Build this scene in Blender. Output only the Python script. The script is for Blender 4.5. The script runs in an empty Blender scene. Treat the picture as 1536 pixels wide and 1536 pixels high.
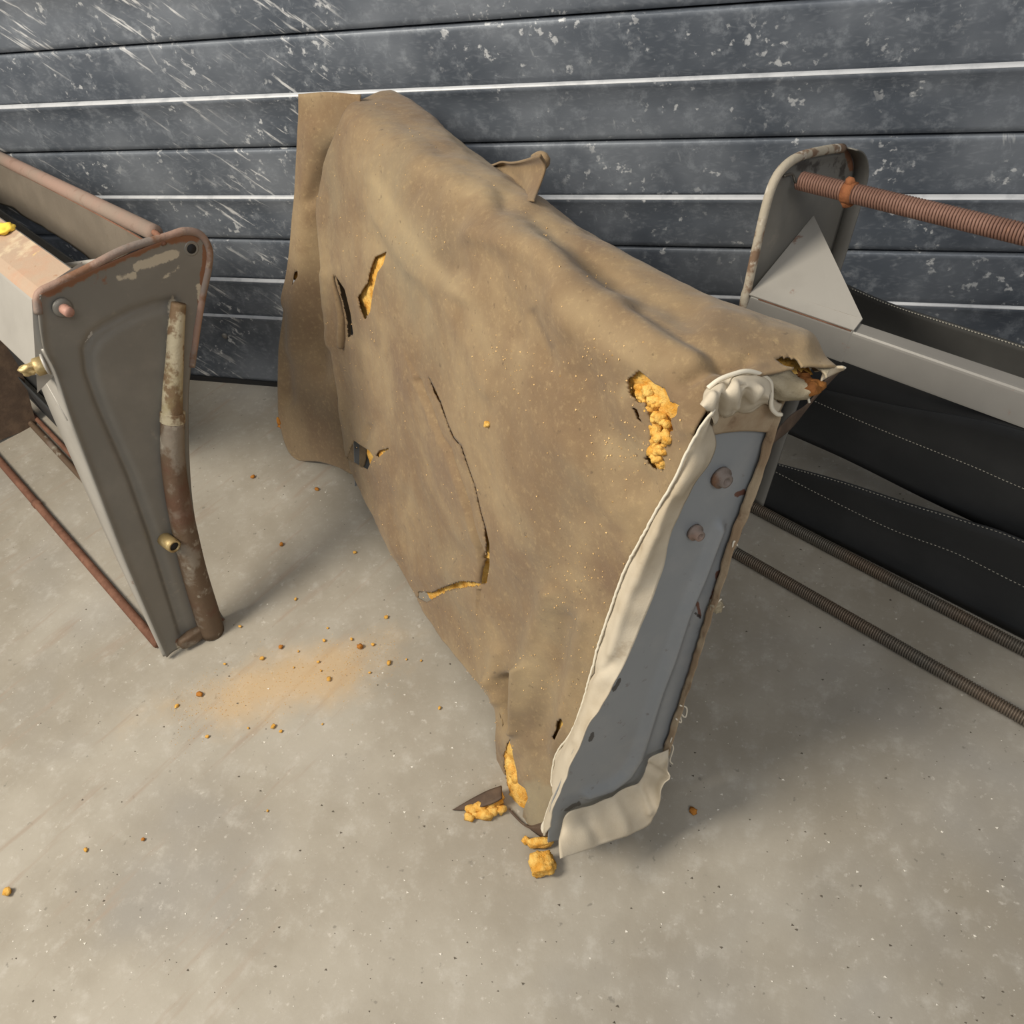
import bpy, math, random
import numpy as np
from mathutils import Vector, Matrix, noise
random.seed(7); rng = np.random.default_rng(7)
S = bpy.context.scene
COL = S.collection

# ------------------------------------------------------------------ camera
F = 1240.0; H = 1.2
def unit(v): v = np.array(v, float); return v/np.linalg.norm(v)
_w = unit([-3918, -474, F]); _g = unit([-1513, -958, F])
_Z = unit(np.cross(_w, _g)); _Z = _Z if _Z[1] < 0 else -_Z
_X = -_w; _Y = np.cross(_Z, _X)
R = np.array([_X, _Y, _Z])            # camera axes (right, down, forward) -> world
CAM = np.array([0, 0, H])
cd = bpy.data.cameras.new('camera'); co = bpy.data.objects.new('camera', cd); COL.objects.link(co)
cd.sensor_fit = 'HORIZONTAL'; cd.sensor_width = 36; cd.lens = F/1536*36; cd.clip_start = .01
co.matrix_world = Matrix(((R[0,0], -R[0,1], -R[0,2], CAM[0]), (R[1,0], -R[1,1], -R[1,2], CAM[1]),
                          (R[2,0], -R[2,1], -R[2,2], CAM[2]), (0, 0, 0, 1)))
S.camera = co

# ------------------------------------------------------------------ light, world, exposure
S.view_settings.view_transform = 'Standard'; S.view_settings.look = 'None'
S.view_settings.exposure = -0.07; S.view_settings.gamma = 1.0; S.view_settings.use_curve_mapping = False
wd = bpy.data.worlds.new('world'); S.world = wd; wd.use_nodes = True
wd.node_tree.nodes['Background'].inputs[0].default_value = (.92, .95, 1.0, 1)
wd.node_tree.nodes['Background'].inputs[1].default_value = 0.29
def area(name, loc, aim, size, power, color):
    l = bpy.data.lights.new(name, 'AREA'); l.shape = 'RECTANGLE'; l.size, l.size_y = size
    l.energy = power; l.color = color
    o = bpy.data.objects.new(name, l); COL.objects.link(o); o.location = loc
    o.rotation_euler = (Vector(aim)-Vector(loc)).to_track_quat('-Z', 'Y').to_euler()
    return o
area('window_light', (-1.75, -.35, 2.35), (-.75, .75, .2), (.8, .8), 87, (1, .91, .77))
area('ceiling_tube', (-.3, .2, 3.0), (-.3, .9, 0), (2.4, .5), 10, (1, .95, .87))
area('front_fill', (1.0, -1.1, 2.6), (0, .8, .2), (1.6, .5), 29, (1, .96, .90))  # fill light added at front right, no lamp seen there

# ------------------------------------------------------------------ geometry helpers
def rays(px):
    px = np.asarray(px, float).reshape(-1, 2)
    v = np.column_stack([px[:,0]-768, px[:,1]-768, np.full(len(px), F)])
    return v @ R.T
def on(px, p, n):
    """points where the sight lines meet the plane through p with normal n"""
    d = rays(px); n = np.asarray(n, float)
    t = ((np.asarray(p)-CAM) @ n)/(d @ n)
    return CAM + d*t[:,None]
def fl(x, y, z=0.0): return on([(x, y)], (0, 0, z), (0, 0, 1))[0]
def proj(P):
    c = (np.asarray(P)-CAM) @ R
    return np.column_stack([768+F*c[:,0]/c[:,2], 768+F*c[:,1]/c[:,2]]), c[:,2]
def spline(pts, n, smooth=True):
    """n points evenly along a Catmull-Rom curve through pts"""
    P = np.asarray(pts, float)
    if smooth and len(P) > 2:
        E_ = np.vstack([2*P[0]-P[1], P, 2*P[-1]-P[-2]]); out = []
        for i in range(1, len(E_)-2):
            a, b, c, d = E_[i-1:i+3]
            for t in np.linspace(0, 1, 12, endpoint=False):
                out.append(.5*((2*b)+(-a+c)*t+(2*a-5*b+4*c-d)*t*t+(-a+3*b-3*c+d)*t**3))
        P = np.array(out+[P[-1]])
    s = np.r_[0, np.cumsum(np.linalg.norm(np.diff(P, axis=0), axis=1))]
    u = np.linspace(0, s[-1], n)
    return np.column_stack([np.interp(u, s, P[:,k]) for k in range(P.shape[1])])
def loft(rails, segs):
    """grid of points from rails (each n x 3), Catmull-Rom across them"""
    Q = np.array(rails); E_ = np.concatenate([[2*Q[0]-Q[1]], Q, [2*Q[-1]-Q[-2]]]); out = []
    for i in range(1, len(E_)-2):
        a, b, c, d = E_[i-1:i+3]; k = segs[i-1]
        for t in np.linspace(0, 1, k, endpoint=False):
            out.append(.5*((2*b)+(-a+c)*t+(2*a-5*b+4*c-d)*t*t+(-a+3*b-3*c+d)*t**3))
    out.append(Q[-1]); return np.array(out)
def gnormals(G):
    N = np.cross(np.gradient(G, axis=0), np.gradient(G, axis=1))
    N /= np.linalg.norm(N, axis=2, keepdims=True)+1e-12
    m = tuple(k//2 for k in G.shape[:2])
    if N[m] @ (CAM-G[m]) < 0: N = -N
    return N
def segdist(q, poly):
    """distance and signed side of points q to a polyline"""
    poly = np.asarray(poly, float); best = np.full(len(q), 1e9); side = np.zeros(len(q)); near = np.zeros_like(q)
    for a, b in zip(poly[:-1], poly[1:]):
        ab = b-a; t = np.clip(((q-a) @ ab)/(ab @ ab+1e-9), 0, 1); c = a+t[:,None]*ab
        d = np.linalg.norm(q-c, axis=1); m = d < best
        best[m] = d[m]; near[m] = c[m]
        sd = ab[0]*(q[:,1]-a[1])-ab[1]*(q[:,0]-a[0]); side[m] = np.sign(sd[m])
    return best, side, near
def inside(q, poly):
    poly = np.asarray(poly, float); r = np.zeros(len(q), bool); j = len(poly)-1
    for i in range(len(poly)):
        xi, yi = poly[i]; xj, yj = poly[j]
        if yi != yj:
            r ^= ((yi > q[:,1]) != (yj > q[:,1])) & (q[:,0] < (xj-xi)*(q[:,1]-yi)/(yj-yi)+xi)
        j = i
    return r
def nz(P, s, seed=0):
    return np.array([noise.noise((p[0]*s+seed, p[1]*s-seed, p[2]*s)) for p in P])
def relief(G, bumps):
    """push a grid along its normals by ridges ('r') and steps ('s') laid along lines"""
    N = gnormals(G); sh = G.shape; P = G.reshape(-1, 3); q, _ = proj(P); h = np.zeros(len(P))
    for b in bumps:
        d, side, _ = segdist(q, b[1])
        if b[0] == 'r': h += b[3]*np.exp(-(d/b[2])**2)
        else: h += b[3]*.5*(1+np.tanh(side*d/b[2]))*np.exp(-(d/b[4])**2)
    return (P+N.reshape(-1, 3)*h[:,None]).reshape(sh), N

BASE = {}
def link(o, parent):
    COL.objects.link(o)
    if parent: o.parent = parent
def origin(parent):
    b = np.zeros(3)
    while parent: b = b+np.array(parent.location); parent = parent.parent
    return b
def obj(name, V, Fc, mat, parent=None, smooth=True, loc=None, attrs=None):
    V = np.asarray(V, float); b = origin(parent)
    l = np.zeros(3) if loc is None else np.asarray(loc, float)
    me = bpy.data.meshes.new(name); me.from_pydata((V-b-l).tolist(), [], [list(map(int, f)) for f in Fc]); me.update()
    if smooth: me.shade_smooth()
    for k, a in (attrs or {}).items():
        me.attributes.new(k, 'FLOAT', 'POINT').data.foreach_set('value', np.asarray(a, np.float32))
    me.materials.append(mat)
    o = bpy.data.objects.new(name, me); o.location = l; link(o, parent); return o
def gridfaces(nu, nv):
    i = np.arange(nu-1)[:,None]*nv+np.arange(nv-1)[None,:]
    return np.stack([i, i+1, i+nv+1, i+nv], -1).reshape(-1, 4)
def sheet(name, G, mat, parent, thick=.002, holes=(), attrs=None, cell=2.3):
    """cloth or metal sheet from a grid, with torn holes whose rims follow the outline"""
    nu, nv = G.shape[:2]; P = G.reshape(-1, 3).copy(); Fc = gridfaces(nu, nv); keep = np.ones(len(Fc), bool)
    for h in holes:
        h = np.asarray(h, float); q, dep = proj(P)
        lo, hi = h.min(0)-12, h.max(0)+12
        idx = np.where((q > lo).all(1) & (q < hi).all(1))[0]
        if not len(idx): continue
        d, _, near = segdist(q[idx], np.vstack([h, h[:1]]))
        m = d < cell*.66; k = idx[m]
        v = rays(near[m]); P[k] = CAM+v*(dep[k]/F)[:,None]
        q, _ = proj(P); cen = q[Fc].mean(1); box = (cen > lo).all(1) & (cen < hi).all(1)
        fi = np.where(box)[0]; keep[fi[inside(cen[fi], h)]] = False
    Fk = Fc[keep]
    n = np.cross(P[Fk[len(Fk)//2,1]]-P[Fk[len(Fk)//2,0]], P[Fk[len(Fk)//2,2]]-P[Fk[len(Fk)//2,0]])
    if n @ (CAM-P[Fk[len(Fk)//2,0]]) < 0: Fk = Fk[:,::-1]
    o = obj(name, P, Fk, mat, parent, attrs=attrs)
    if thick:
        md = o.modifiers.new('thickness', 'SOLIDIFY'); md.thickness = thick; md.offset = -1
    return o
def tube_geo(path, rad, k=10, cap=True):
    P = np.asarray(path, float); n = len(P); rad = np.broadcast_to(rad, (n,)); T = np.gradient(P, axis=0)
    T /= np.linalg.norm(T, axis=1, keepdims=True); V = []; Fc = []
    a = unit(np.cross(T[0], [0, 0, 1.0] if abs(T[0][2]) < .9 else [1.0, 0, 0]))
    for i in range(n):
        a = unit(a-T[i]*(a @ T[i])); b = np.cross(T[i], a)
        for j in range(k):
            t = 2*math.pi*j/k; V.append(P[i]+rad[i]*(a*math.cos(t)+b*math.sin(t)))
    for i in range(n-1):
        for j in range(k): Fc.append([i*k+j, i*k+(j+1)%k, (i+1)*k+(j+1)%k, (i+1)*k+j])
    if cap: Fc += [list(range(k))[::-1], [(n-1)*k+j for j in range(k)]]
    return V, Fc
def tube(name, path, rad, mat, parent, k=10, cap=True):
    V, Fc = tube_geo(path, rad, k, cap); return obj(name, V, Fc, mat, parent)
def prism(name, pts, vec, mat, parent, bevel=.003):
    P = np.asarray(pts, float); n = len(P); V = np.vstack([P, P+vec])
    Fc = [list(range(n))[::-1], list(range(n, 2*n))]+[[i, (i+1)%n, n+(i+1)%n, n+i] for i in range(n)]
    nn = np.cross(P[1]-P[0], P[2]-P[0])
    if nn @ np.asarray(vec) < 0: Fc = [f[::-1] for f in Fc]
    o = obj(name, V, Fc, mat, parent, smooth=False)
    if bevel:
        m = o.modifiers.new('bevel', 'BEVEL'); m.width = bevel; m.segments = 3; m.limit_method = 'ANGLE'; m.angle_limit = .5
    return o
def join(parts):
    V = []; Fc = []; k = 0
    for v, f in parts:
        V += [np.asarray(x) for x in v]; Fc += [[i+k for i in g] for g in f]; k += len(v)
    return V, Fc
ICO = {}
def ico(sub):
    if sub not in ICO:
        import bmesh
        bm = bmesh.new(); bmesh.ops.create_icosphere(bm, subdivisions=sub, radius=1)
        ICO[sub] = (np.array([v.co[:] for v in bm.verts]), [[v.index for v in f.verts] for f in bm.faces]); bm.free()
    return ICO[sub]
def lump(c, size, sub=3, rough=.35, f=1.6, seed=0, boxy=0., ax=None, fine=.06):
    """irregular crumbly lump"""
    V, Fc = ico(sub); V = V.copy()
    if boxy: V = V*(1-boxy)+boxy*V/np.abs(V).max(1)[:,None]
    h = 1+rough*nz(V, f, seed)+fine*nz(V, 7, seed+3); V = V*h[:,None]*np.asarray(size)
    if ax is not None: V = V @ np.asarray(ax)
    return V+np.asarray(c), Fc
def coil(a, b, r, wire, turns, k=9):
    """close wound coil spring from a to b"""
    n = turns*k; t = np.linspace(0, 1, n+1); d = b-a; e = unit(d); u = unit(np.cross(e, [0, 0, 1.0])); v = np.cross(e, u)
    th = 2*math.pi*turns*t
    path = a+t[:,None]*d+r*(np.cos(th)[:,None]*u+np.sin(th)[:,None]*v)
    return tube_geo(path, wire, 5)
def disc_geo(c, axis, prof, k=16):
    """turned piece: prof is a list of (distance along axis, radius)"""
    e = unit(axis); u = unit(np.cross(e, [.3, .2, 1.0])); v = np.cross(e, u); V = []; Fc = []
    for d, r in prof:
        for j in range(k): t = 2*math.pi*j/k; V.append(c+e*d+r*(u*math.cos(t)+v*math.sin(t)))
    for i in range(len(prof)-1):
        for j in range(k): Fc.append([i*k+j, i*k+(j+1)%k, (i+1)*k+(j+1)%k, (i+1)*k+j])
    Fc += [list(range(k))[::-1], [(len(prof)-1)*k+j for j in range(k)]]
    return V, Fc
def thing(name, label, cat, loc, group=None):
    o = bpy.data.objects.new(name, None); o.location = loc; o.empty_display_size = .05; COL.objects.link(o)
    o['label'] = label; o['category'] = cat
    if group: o['group'] = group
    return o
def tag(o, label, cat, group=None, kind=None):
    o['label'] = label; o['category'] = cat
    if group: o['group'] = group
    if kind: o['kind'] = kind
    return o

# ------------------------------------------------------------------ materials
class NT:
    def __init__(s, name):
        s.m = bpy.data.materials.new(name); s.m.use_nodes = True; s.t = s.m.node_tree
        s.b = s.t.nodes['Principled BSDF']; s.tc = s.t.nodes.new('ShaderNodeTexCoord')
    def n(s, t, **k):
        o = s.t.nodes.new(t)
        for a, v in k.items(): setattr(o, a, v)
        return o
    def l(s, a, b): s.t.links.new(a, b)
    def map(s, scale=(1,1,1), rot=(0,0,0), loc=(0,0,0)):
        m = s.n('ShaderNodeMapping')
        if any(rot): m.vector_type = 'TEXTURE'; scale = tuple(1/k for k in scale)
        m.inputs['Scale'].default_value = scale; m.inputs['Rotation'].default_value = rot
        m.inputs['Location'].default_value = loc; s.l(s.tc.outputs['Object'], m.inputs[0]); return m.outputs[0]
    def noise(s, scale, detail=4, rough=.55, vec=None, dist=0):
        o = s.n('ShaderNodeTexNoise'); o.inputs['Scale'].default_value = scale; o.inputs['Detail'].default_value = detail
        o.inputs['Roughness'].default_value = rough; o.inputs['Distortion'].default_value = dist
        s.l(vec or s.tc.outputs['Object'], o.inputs['Vector']); return o.outputs[0]
    def ramp(s, x, lo, hi):
        o = s.n('ShaderNodeMapRange', interpolation_type='SMOOTHSTEP'); s.l(x, o.inputs[0])
        o.inputs[1].default_value = lo; o.inputs[2].default_value = hi; return o.outputs[0]
    def math(s, op, a, b=None):
        o = s.n('ShaderNodeMath', operation=op)
        for i, x in enumerate((a, b)):
            if x is None: continue
            if isinstance(x, (int, float)): o.inputs[i].default_value = x
            else: s.l(x, o.inputs[i])
        return o.outputs[0]
    def attr(s, name): return s.n('ShaderNodeAttribute', attribute_name=name).outputs['Fac']
    def mix(s, f, a, b):
        o = s.n('ShaderNodeMix', data_type='RGBA')
        for sock, x in ((o.inputs[0], f), (o.inputs[6], a), (o.inputs[7], b)):
            if isinstance(x, (int, float)): sock.default_value = x
            elif isinstance(x, tuple): sock.default_value = (*x, 1)
            else: s.l(x, sock)
        return o.outputs[2]
    def bump(s, x, strength, dist):
        o = s.n('ShaderNodeBump'); o.inputs['Strength'].default_value = strength; o.inputs['Distance'].default_value = dist
        s.l(x, o.inputs['Height']); s.l(o.outputs[0], s.b.inputs['Normal'])
    def done(s, col, rough=.6, metal=0.0, spec=.5):
        for k, x in (('Base Color', col), ('Roughness', rough), ('Metallic', metal), ('Specular IOR Level', spec)):
            if isinstance(x, tuple): s.b.inputs[k].default_value = (*x, 1)
            elif isinstance(x, (int, float)): s.b.inputs[k].default_value = x
            else: s.l(x, s.b.inputs[k])
        return s.m
def mat(name, base, rough=.6, metal=0., spots=(), bump=None, spec=.5, masks=()):
    """base colour, blotches (scale, lo, hi, colour, amount), worn and shaded areas by vertex attribute, fine relief"""
    s = NT(name); c = base
    for i, (sc, lo, hi, cc, am) in enumerate(spots):
        f = s.math('MULTIPLY', s.ramp(s.noise(sc, 5, .6, s.map(loc=(i*3.7, i*1.3, 0))), lo, hi), am); c = s.mix(f, c, cc)
    for k, (an, cc, sc) in enumerate(masks):
        e = s.math('ADD', s.attr(an), s.math('MULTIPLY', s.math('SUBTRACT', s.noise(sc, 6, .7, s.map(loc=(k*5, 0, 2))), .5), 1.5))
        c = s.mix(s.math('MULTIPLY', s.ramp(e, .42, .62), .92), c, cc)
    if bump: s.bump(s.noise(bump[0], 6, .65), bump[1], bump[2])
    return s.done(c, rough, metal, spec)

def m_wall():
    s = NT('galvanised_steel')
    v = s.n('ShaderNodeTexVoronoi'); v.inputs['Scale'].default_value = 70; v.inputs['Randomness'].default_value = 1
    s.l(s.mix(.08, s.tc.outputs['Object'], s.n('ShaderNodeTexNoise').outputs[1]), v.inputs['Vector'])
    big = s.ramp(s.noise(5, 3), .35, .7)
    c = s.mix(big, (.088, .104, .130), (.185, .207, .240))
    c = s.mix(s.math('MULTIPLY', s.ramp(s.noise(38, 5, .7), .50, .72), .55), c, (.29, .32, .36))
    c = s.mix(s.math('MULTIPLY', s.ramp(v.outputs['Distance'], .5, .05), .16), c, (.36, .39, .43))
    fleck = s.math('MULTIPLY', s.ramp(s.noise(62, 3, .6), .60, .69), s.ramp(s.noise(7, 2), .42, .62))
    c = s.mix(s.math('MULTIPLY', fleck, .8), c, (.66, .68, .70))
    st = s.noise(1, 4, .6, s.map((11, 11, 95), (0, math.radians(38), 0)))
    st2 = s.noise(1, 4, .6, s.map((90, 13, 14), (0, math.radians(-14), 0)))
    sx = s.n('ShaderNodeSeparateXYZ'); s.l(s.tc.outputs['Object'], sx.inputs[0])
    left = s.ramp(sx.outputs[0], -.62, -1.0)
    patch = s.ramp(s.noise(6, 2, .5, s.map(loc=(2.2, 0, .3))), .40, .58)
    sc = s.math('MULTIPLY', s.ramp(st, .58, .69), s.math('MULTIPLY', left, patch))
    c = s.mix(s.math('MULTIPLY', sc, .9), c, (.72, .73, .74))
    sc2 = s.math('MULTIPLY', s.ramp(st2, .66, .74), s.ramp(s.noise(5, 2), .5, .62))
    c = s.mix(s.math('MULTIPLY', sc2, .45), c, (.5, .52, .54))
    s.bump(s.noise(60, 4), .12, .004)
    return s.done(c, s.math('ADD', .40, s.math('MULTIPLY', s.noise(20, 4), .2)), .25, .45)
def m_floor():
    s = NT('worn_concrete')
    c = s.mix(s.ramp(s.noise(3.2, 6, .62), .34, .68), (.270, .243, .197), (.360, .333, .283))
    c = s.mix(s.math('MULTIPLY', s.ramp(s.noise(1.3, 4, .6, s.map(loc=(4, 1, 0))), .5, .72), .55), c, (.245, .245, .245))
    c = s.mix(s.math('MULTIPLY', s.ramp(s.noise(26, 6, .7), .5, .75), .45), c, (.47, .45, .41))
    c = s.mix(s.math('MULTIPLY', s.ramp(s.noise(75, 4, .7), .60, .72), .4), c, (.60, .57, .52))
    c = s.mix(s.math('MULTIPLY', s.ramp(s.noise(60, 3, .6, s.map(loc=(9, 2, 0))), .66, .74), .55), c, (.13, .12, .10))
    # scuffs running one way
    sc = s.noise(1, 5, .6, s.map((4, 30, 1), (0, 0, math.atan2(*(fl(90,1225)-fl(250,1085))[1::-1]))))
    left = s.n('ShaderNodeSeparateXYZ'); s.l(s.tc.outputs['Object'], left.inputs[0])
    c = s.mix(s.math('MULTIPLY', s.math('MULTIPLY', s.ramp(sc, .55, .7), s.ramp(left.outputs[0], -.45, -.8)), .7), c, (.29, .235, .185))
    # trail of foam dust swept out of the broken seat
    a, b = fl(262, 1075), fl(588, 985); m = (a+b)/2+np.array([.0, .012, 0]); ang = math.atan2(*(b-a)[1::-1]); ln = np.linalg.norm(b-a)
    tr = s.n('ShaderNodeVectorMath', operation='SUBTRACT'); s.l(s.tc.outputs['Object'], tr.inputs[0]); tr.inputs[1].default_value = tuple(m)
    ro = s.n('ShaderNodeVectorRotate', rotation_type='Z_AXIS'); ro.inputs['Angle'].default_value = -ang; s.l(tr.outputs[0], ro.inputs[0])
    sp = s.n('ShaderNodeVectorMath', operation='MULTIPLY'); s.l(ro.outputs[0], sp.inputs[0]); sp.inputs[1].default_value = (2/ln/1.1, 1/.075, 0)
    le = s.n('ShaderNodeVectorMath', operation='LENGTH'); s.l(sp.outputs[0], le.inputs[0])
    e = s.math('ADD', le.outputs['Value'], s.math('MULTIPLY', s.math('SUBTRACT', s.noise(9, 5, .65), .5), 1.7))
    c = s.mix(s.math('MULTIPLY', s.ramp(e, 1.4, .1), .48), c, (.56, .36, .15))
    s.bump(s.noise(110, 5, .7), .12, .003)
    return s.done(c, s.math('ADD', .52, s.math('MULTIPLY', s.noise(6, 3), .2)), 0, .35)
def m_cover():
    s = NT('worn_leathercloth')
    c = s.mix(s.ramp(s.noise(5, 5, .6, dist=.4), .35, .68), (.180, .117, .062), (.285, .208, .115))
    c = s.mix(s.math('MULTIPLY', s.ramp(s.noise(3.4, 4, .55, s.map(loc=(1.7, 5, 2))), .50, .70), .55), c, (.230, .188, .118))
    c = s.mix(s.math('MULTIPLY', s.ramp(s.noise(6, 6, .65, s.map(loc=(3, 3, 7))), .54, .72), .6), c, (.155, .098, .060))
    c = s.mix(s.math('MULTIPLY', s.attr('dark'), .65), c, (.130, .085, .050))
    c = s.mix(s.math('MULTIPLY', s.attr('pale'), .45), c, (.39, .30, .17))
    c = s.mix(s.math('MULTIPLY', s.ramp(s.noise(120, 4, .75), .50, .75), .35), c, (.42, .31, .16))
    c = s.mix(s.math('MULTIPLY', s.ramp(s.noise(85, 3, .6, s.map(loc=(8, 0, 0))), .64, .74), .55), c, (.09, .06, .035))
    c = s.mix(s.math('MULTIPLY', s.ramp(s.math('ADD', s.attr('felt'), s.math('MULTIPLY', s.math('SUBTRACT', s.noise(30, 6, .7), .5), 1.1)), .3, .8), .5), c, (.30, .265, .175))
    s.b.inputs['Sheen Weight'].default_value = .12; s.b.inputs['Sheen Roughness'].default_value = .6
    s.bump(s.noise(170, 5, .7), .28, .0025)
    return s.done(c, .82, 0, .25)
def m_foam():
    s = NT('crumbling_foam_rubber')
    c = s.mix(s.ramp(s.noise(55, 5, .7), .35, .65), (.70, .34, .055), (.88, .58, .17))
    c = s.mix(s.math('MULTIPLY', s.ramp(s.noise(24, 4, .6), .56, .7), .6), c, (.45, .17, .03))
    s.bump(s.noise(330, 4, .7), .8, .004); return s.done(c, .95, 0, .1)
MW, MF, MC, MFO = m_wall(), m_floor(), m_cover(), m_foam()
RUST = (.17, .065, .03)
MP = mat('grey_paint_worn', (.165, .158, .142), .40, .1, [(9, .42, .72, (.215, .203, .18), .7), (40, .62, .75, (.28, .25, .21), .4)],
         (90, .08, .002), .5, [('rust', (.20, .085, .042), 28), ('chip', (.47, .42, .33), 45), ('soot_and_shade', (.05, .042, .036), 40)])
MPL = mat('pale_grey_paint', (.36, .345, .315), .45, .1, [(7, .4, .7, (.29, .275, .25), .7), (30, .66, .74, RUST, .7)], (80, .06, .002), .5)
MTOP = mat('stained_cream_paint', (.37, .275, .20), .6, 0, [(10, .45, .65, (.40, .24, .16), .8), (22, .55, .68, (.52, .43, .30), .8), (30, .64, .72, (.28, .13, .06), .9), (15, .64, .74, (.78, .56, .18), .8)], (90, .25, .003))
MBL = mat('blue_grey_panel_paint', (.245, .265, .285), .36, .15, [(14, .45, .7, (.30, .31, .32), .6), (60, .63, .72, (.10, .07, .06), .5)],
          (120, .06, .002), .5, [('rust', (.13, .05, .03), 50), ('soot_and_shade', (.03, .028, .03), 60)])
MBM = mat('mid_grey_beam_paint', (.165, .160, .150), .40, .15, [(6, .4, .7, (.20, .194, .18), .8), (34, .66, .75, (.17, .08, .05), .8)], (90, .06, .002))
MRU = mat('rusted_steel', (.16, .075, .048), .8, .1, [(30, .4, .65, (.23, .115, .075), .8), (60, .6, .72, (.09, .045, .03), .8)], (160, .5, .003), .3)
MSR = mat('rusty_spring_wire', (.19, .105, .078), .65, .15, [(14, .45, .6, (.25, .145, .11), .8), (40, .6, .7, (.36, .19, .12), .6)], None, .35)
MSD = mat('dull_spring_wire', (.15, .135, .112), .5, .35, [(7, .45, .65, (.19, .14, .10), .8)], None, .4)
MTB = mat('flaking_cream_paint', (.43, .38, .27), .7, 0, [(26, .46, .56, (.16, .10, .055), .95), (12, .5, .65, (.30, .25, .13), .7)], (60, .6, .004), .3)
MTR = mat('rusty_brown_tube', (.125, .085, .055), .62, .15, [(16, .5, .62, (.25, .22, .18), .8), (40, .58, .68, (.36, .33, .27), .7), (9, .5, .7, (.12, .055, .035), .8)], (70, .5, .003), .4)
MRB = mat('black_rubber_webbing', (.034, .036, .038), .6, 0, [(9, .4, .7, (.045, .047, .049), .8)], (260, .15, .001), .4)
MRG = mat('charcoal_webbing', (.045, .045, .043), .7, 0, [(9, .4, .7, (.06, .06, .057), .8)], (260, .15, .001), .35)
MWG = mat('grey_brown_webbing', (.135, .115, .092), .85, 0, [(12, .4, .7, (.165, .14, .112), .8), (50, .6, .7, (.12, .095, .07), .5)], (220, .3, .0015), .2)
MSL = mat('pinkish_cloth_sleeve', (.27, .185, .15), .85, 0, [(6, .4, .65, (.24, .19, .155), .9), (40, .55, .7, (.19, .12, .09), .5)], (200, .3, .002), .2)
MCV = mat('unbleached_canvas', (.53, .47, .37), .9, 0, [(9, .42, .7, (.43, .36, .26), .85), (30, .6, .72, (.32, .25, .17), .5)], (420, .25, .0012), .15)
MCD = mat('dirty_canvas_edge', (.36, .285, .195), .9, 0, [(14, .42, .62, (.27, .19, .12), .9), (40, .55, .68, (.16, .10, .06), .6)], (300, .3, .002), .15)
MTH = mat('pale_thread', (.70, .65, .54), .9)
MST = mat('stitching_thread', (.42, .40, .34), .9)
MFE = mat('felt_backing', (.40, .35, .255), .97, 0, [(30, .4, .7, (.30, .25, .165), .8)], (220, .7, .003), .1)
MBR = mat('old_brass', (.40, .30, .14), .5, .5, [(60, .5, .65, (.56, .46, .25), .8), (30, .58, .7, (.18, .12, .06), .9)], (120, .4, .002))
MPK = mat('rust_pink_bolt', (.36, .20, .16), .6, .1, [(90, .5, .7, (.25, .12, .09), .8)], (120, .3, .002))
MRIM = mat('rust_stained_rim', (.20, .165, .145), .6, .05, [(11, .42, .6, (.30, .19, .145), .85), (20, .5, .64, (.17, .085, .045), .9), (55, .6, .72, (.36, .31, .24), .6)], (120, .4, .003), .35)
MRC = mat('flaking_orange_rust', (.27, .105, .045), .9, 0, [(60, .45, .65, (.17, .06, .03), .8)], (200, .6, .003), .2)
MRG2 = mat('worn_grey_webbing', (.068, .069, .070), .7, 0, [(9, .4, .7, (.085, .085, .084), .8)], (260, .15, .001), .35)
MDK = mat('black_seal_and_hole_shade', (.012, .012, .013), .8)  # seal; also the discs that stand for shade inside holes
MDR = mat('dark_backing_and_shade', (.075, .048, .032), .8, 0, [(30, .4, .7, (.13, .085, .055), .8)], (90, .4, .002))  # backing; also parts whose shade is put into the colour
MDF = mat('dark_rusty_foam', (.16, .065, .022), .95, 0, [(40, .45, .65, (.30, .13, .035), .9)], (300, .6, .003), .1)
MGR = mat('floor_grit', (.10, .085, .065), .9); MGW = mat('pale_grit', (.68, .65, .58), .9)
MRD = mat('orange_foam_dark', (.42, .17, .035), .95, 0, [(40, .45, .65, (.62, .30, .06), .9)], (300, .6, .003), .1)

# ------------------------------------------------------------------ the setting
WY = on([(350, 574)], (0, 0, 0), (0, 0, 1))[0][1]
fo = obj('floor', [(-6, -3, 0), (6, -3, 0), (6, WY+.3, 0), (-6, WY+.3, 0)], [[0, 1, 2, 3]], MF, smooth=False)
fo['kind'] = 'structure'; fo['label'] = 'worn grey-beige concrete floor'
wb = obj('wall_back', [(-6, WY+.03, 0), (6, WY+.03, 0), (6, WY+.03, 2.6), (-6, WY+.03, 2.6)], [[0, 1, 2, 3]], MDK, smooth=False)
wb['kind'] = 'structure'; wb['label'] = 'dark galvanised slatted steel shutter behind the seats'
zs = [.012, .211, .311, .411, .510, .609, .708, .807, .906, 1.005, 1.104, 1.203, 1.302, 1.401, 1.5, 1.6, 1.7, 1.8, 1.9, 2.0, 2.1]
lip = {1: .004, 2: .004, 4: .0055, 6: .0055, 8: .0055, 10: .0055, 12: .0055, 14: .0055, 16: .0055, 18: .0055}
MZ = mat('zinc_edge_highlight', (.54, .56, .59), .45, .1, [(30, .45, .7, (.38, .40, .43), .8)])  # lighter than the slats: highlight along the lips put into the colour
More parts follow.
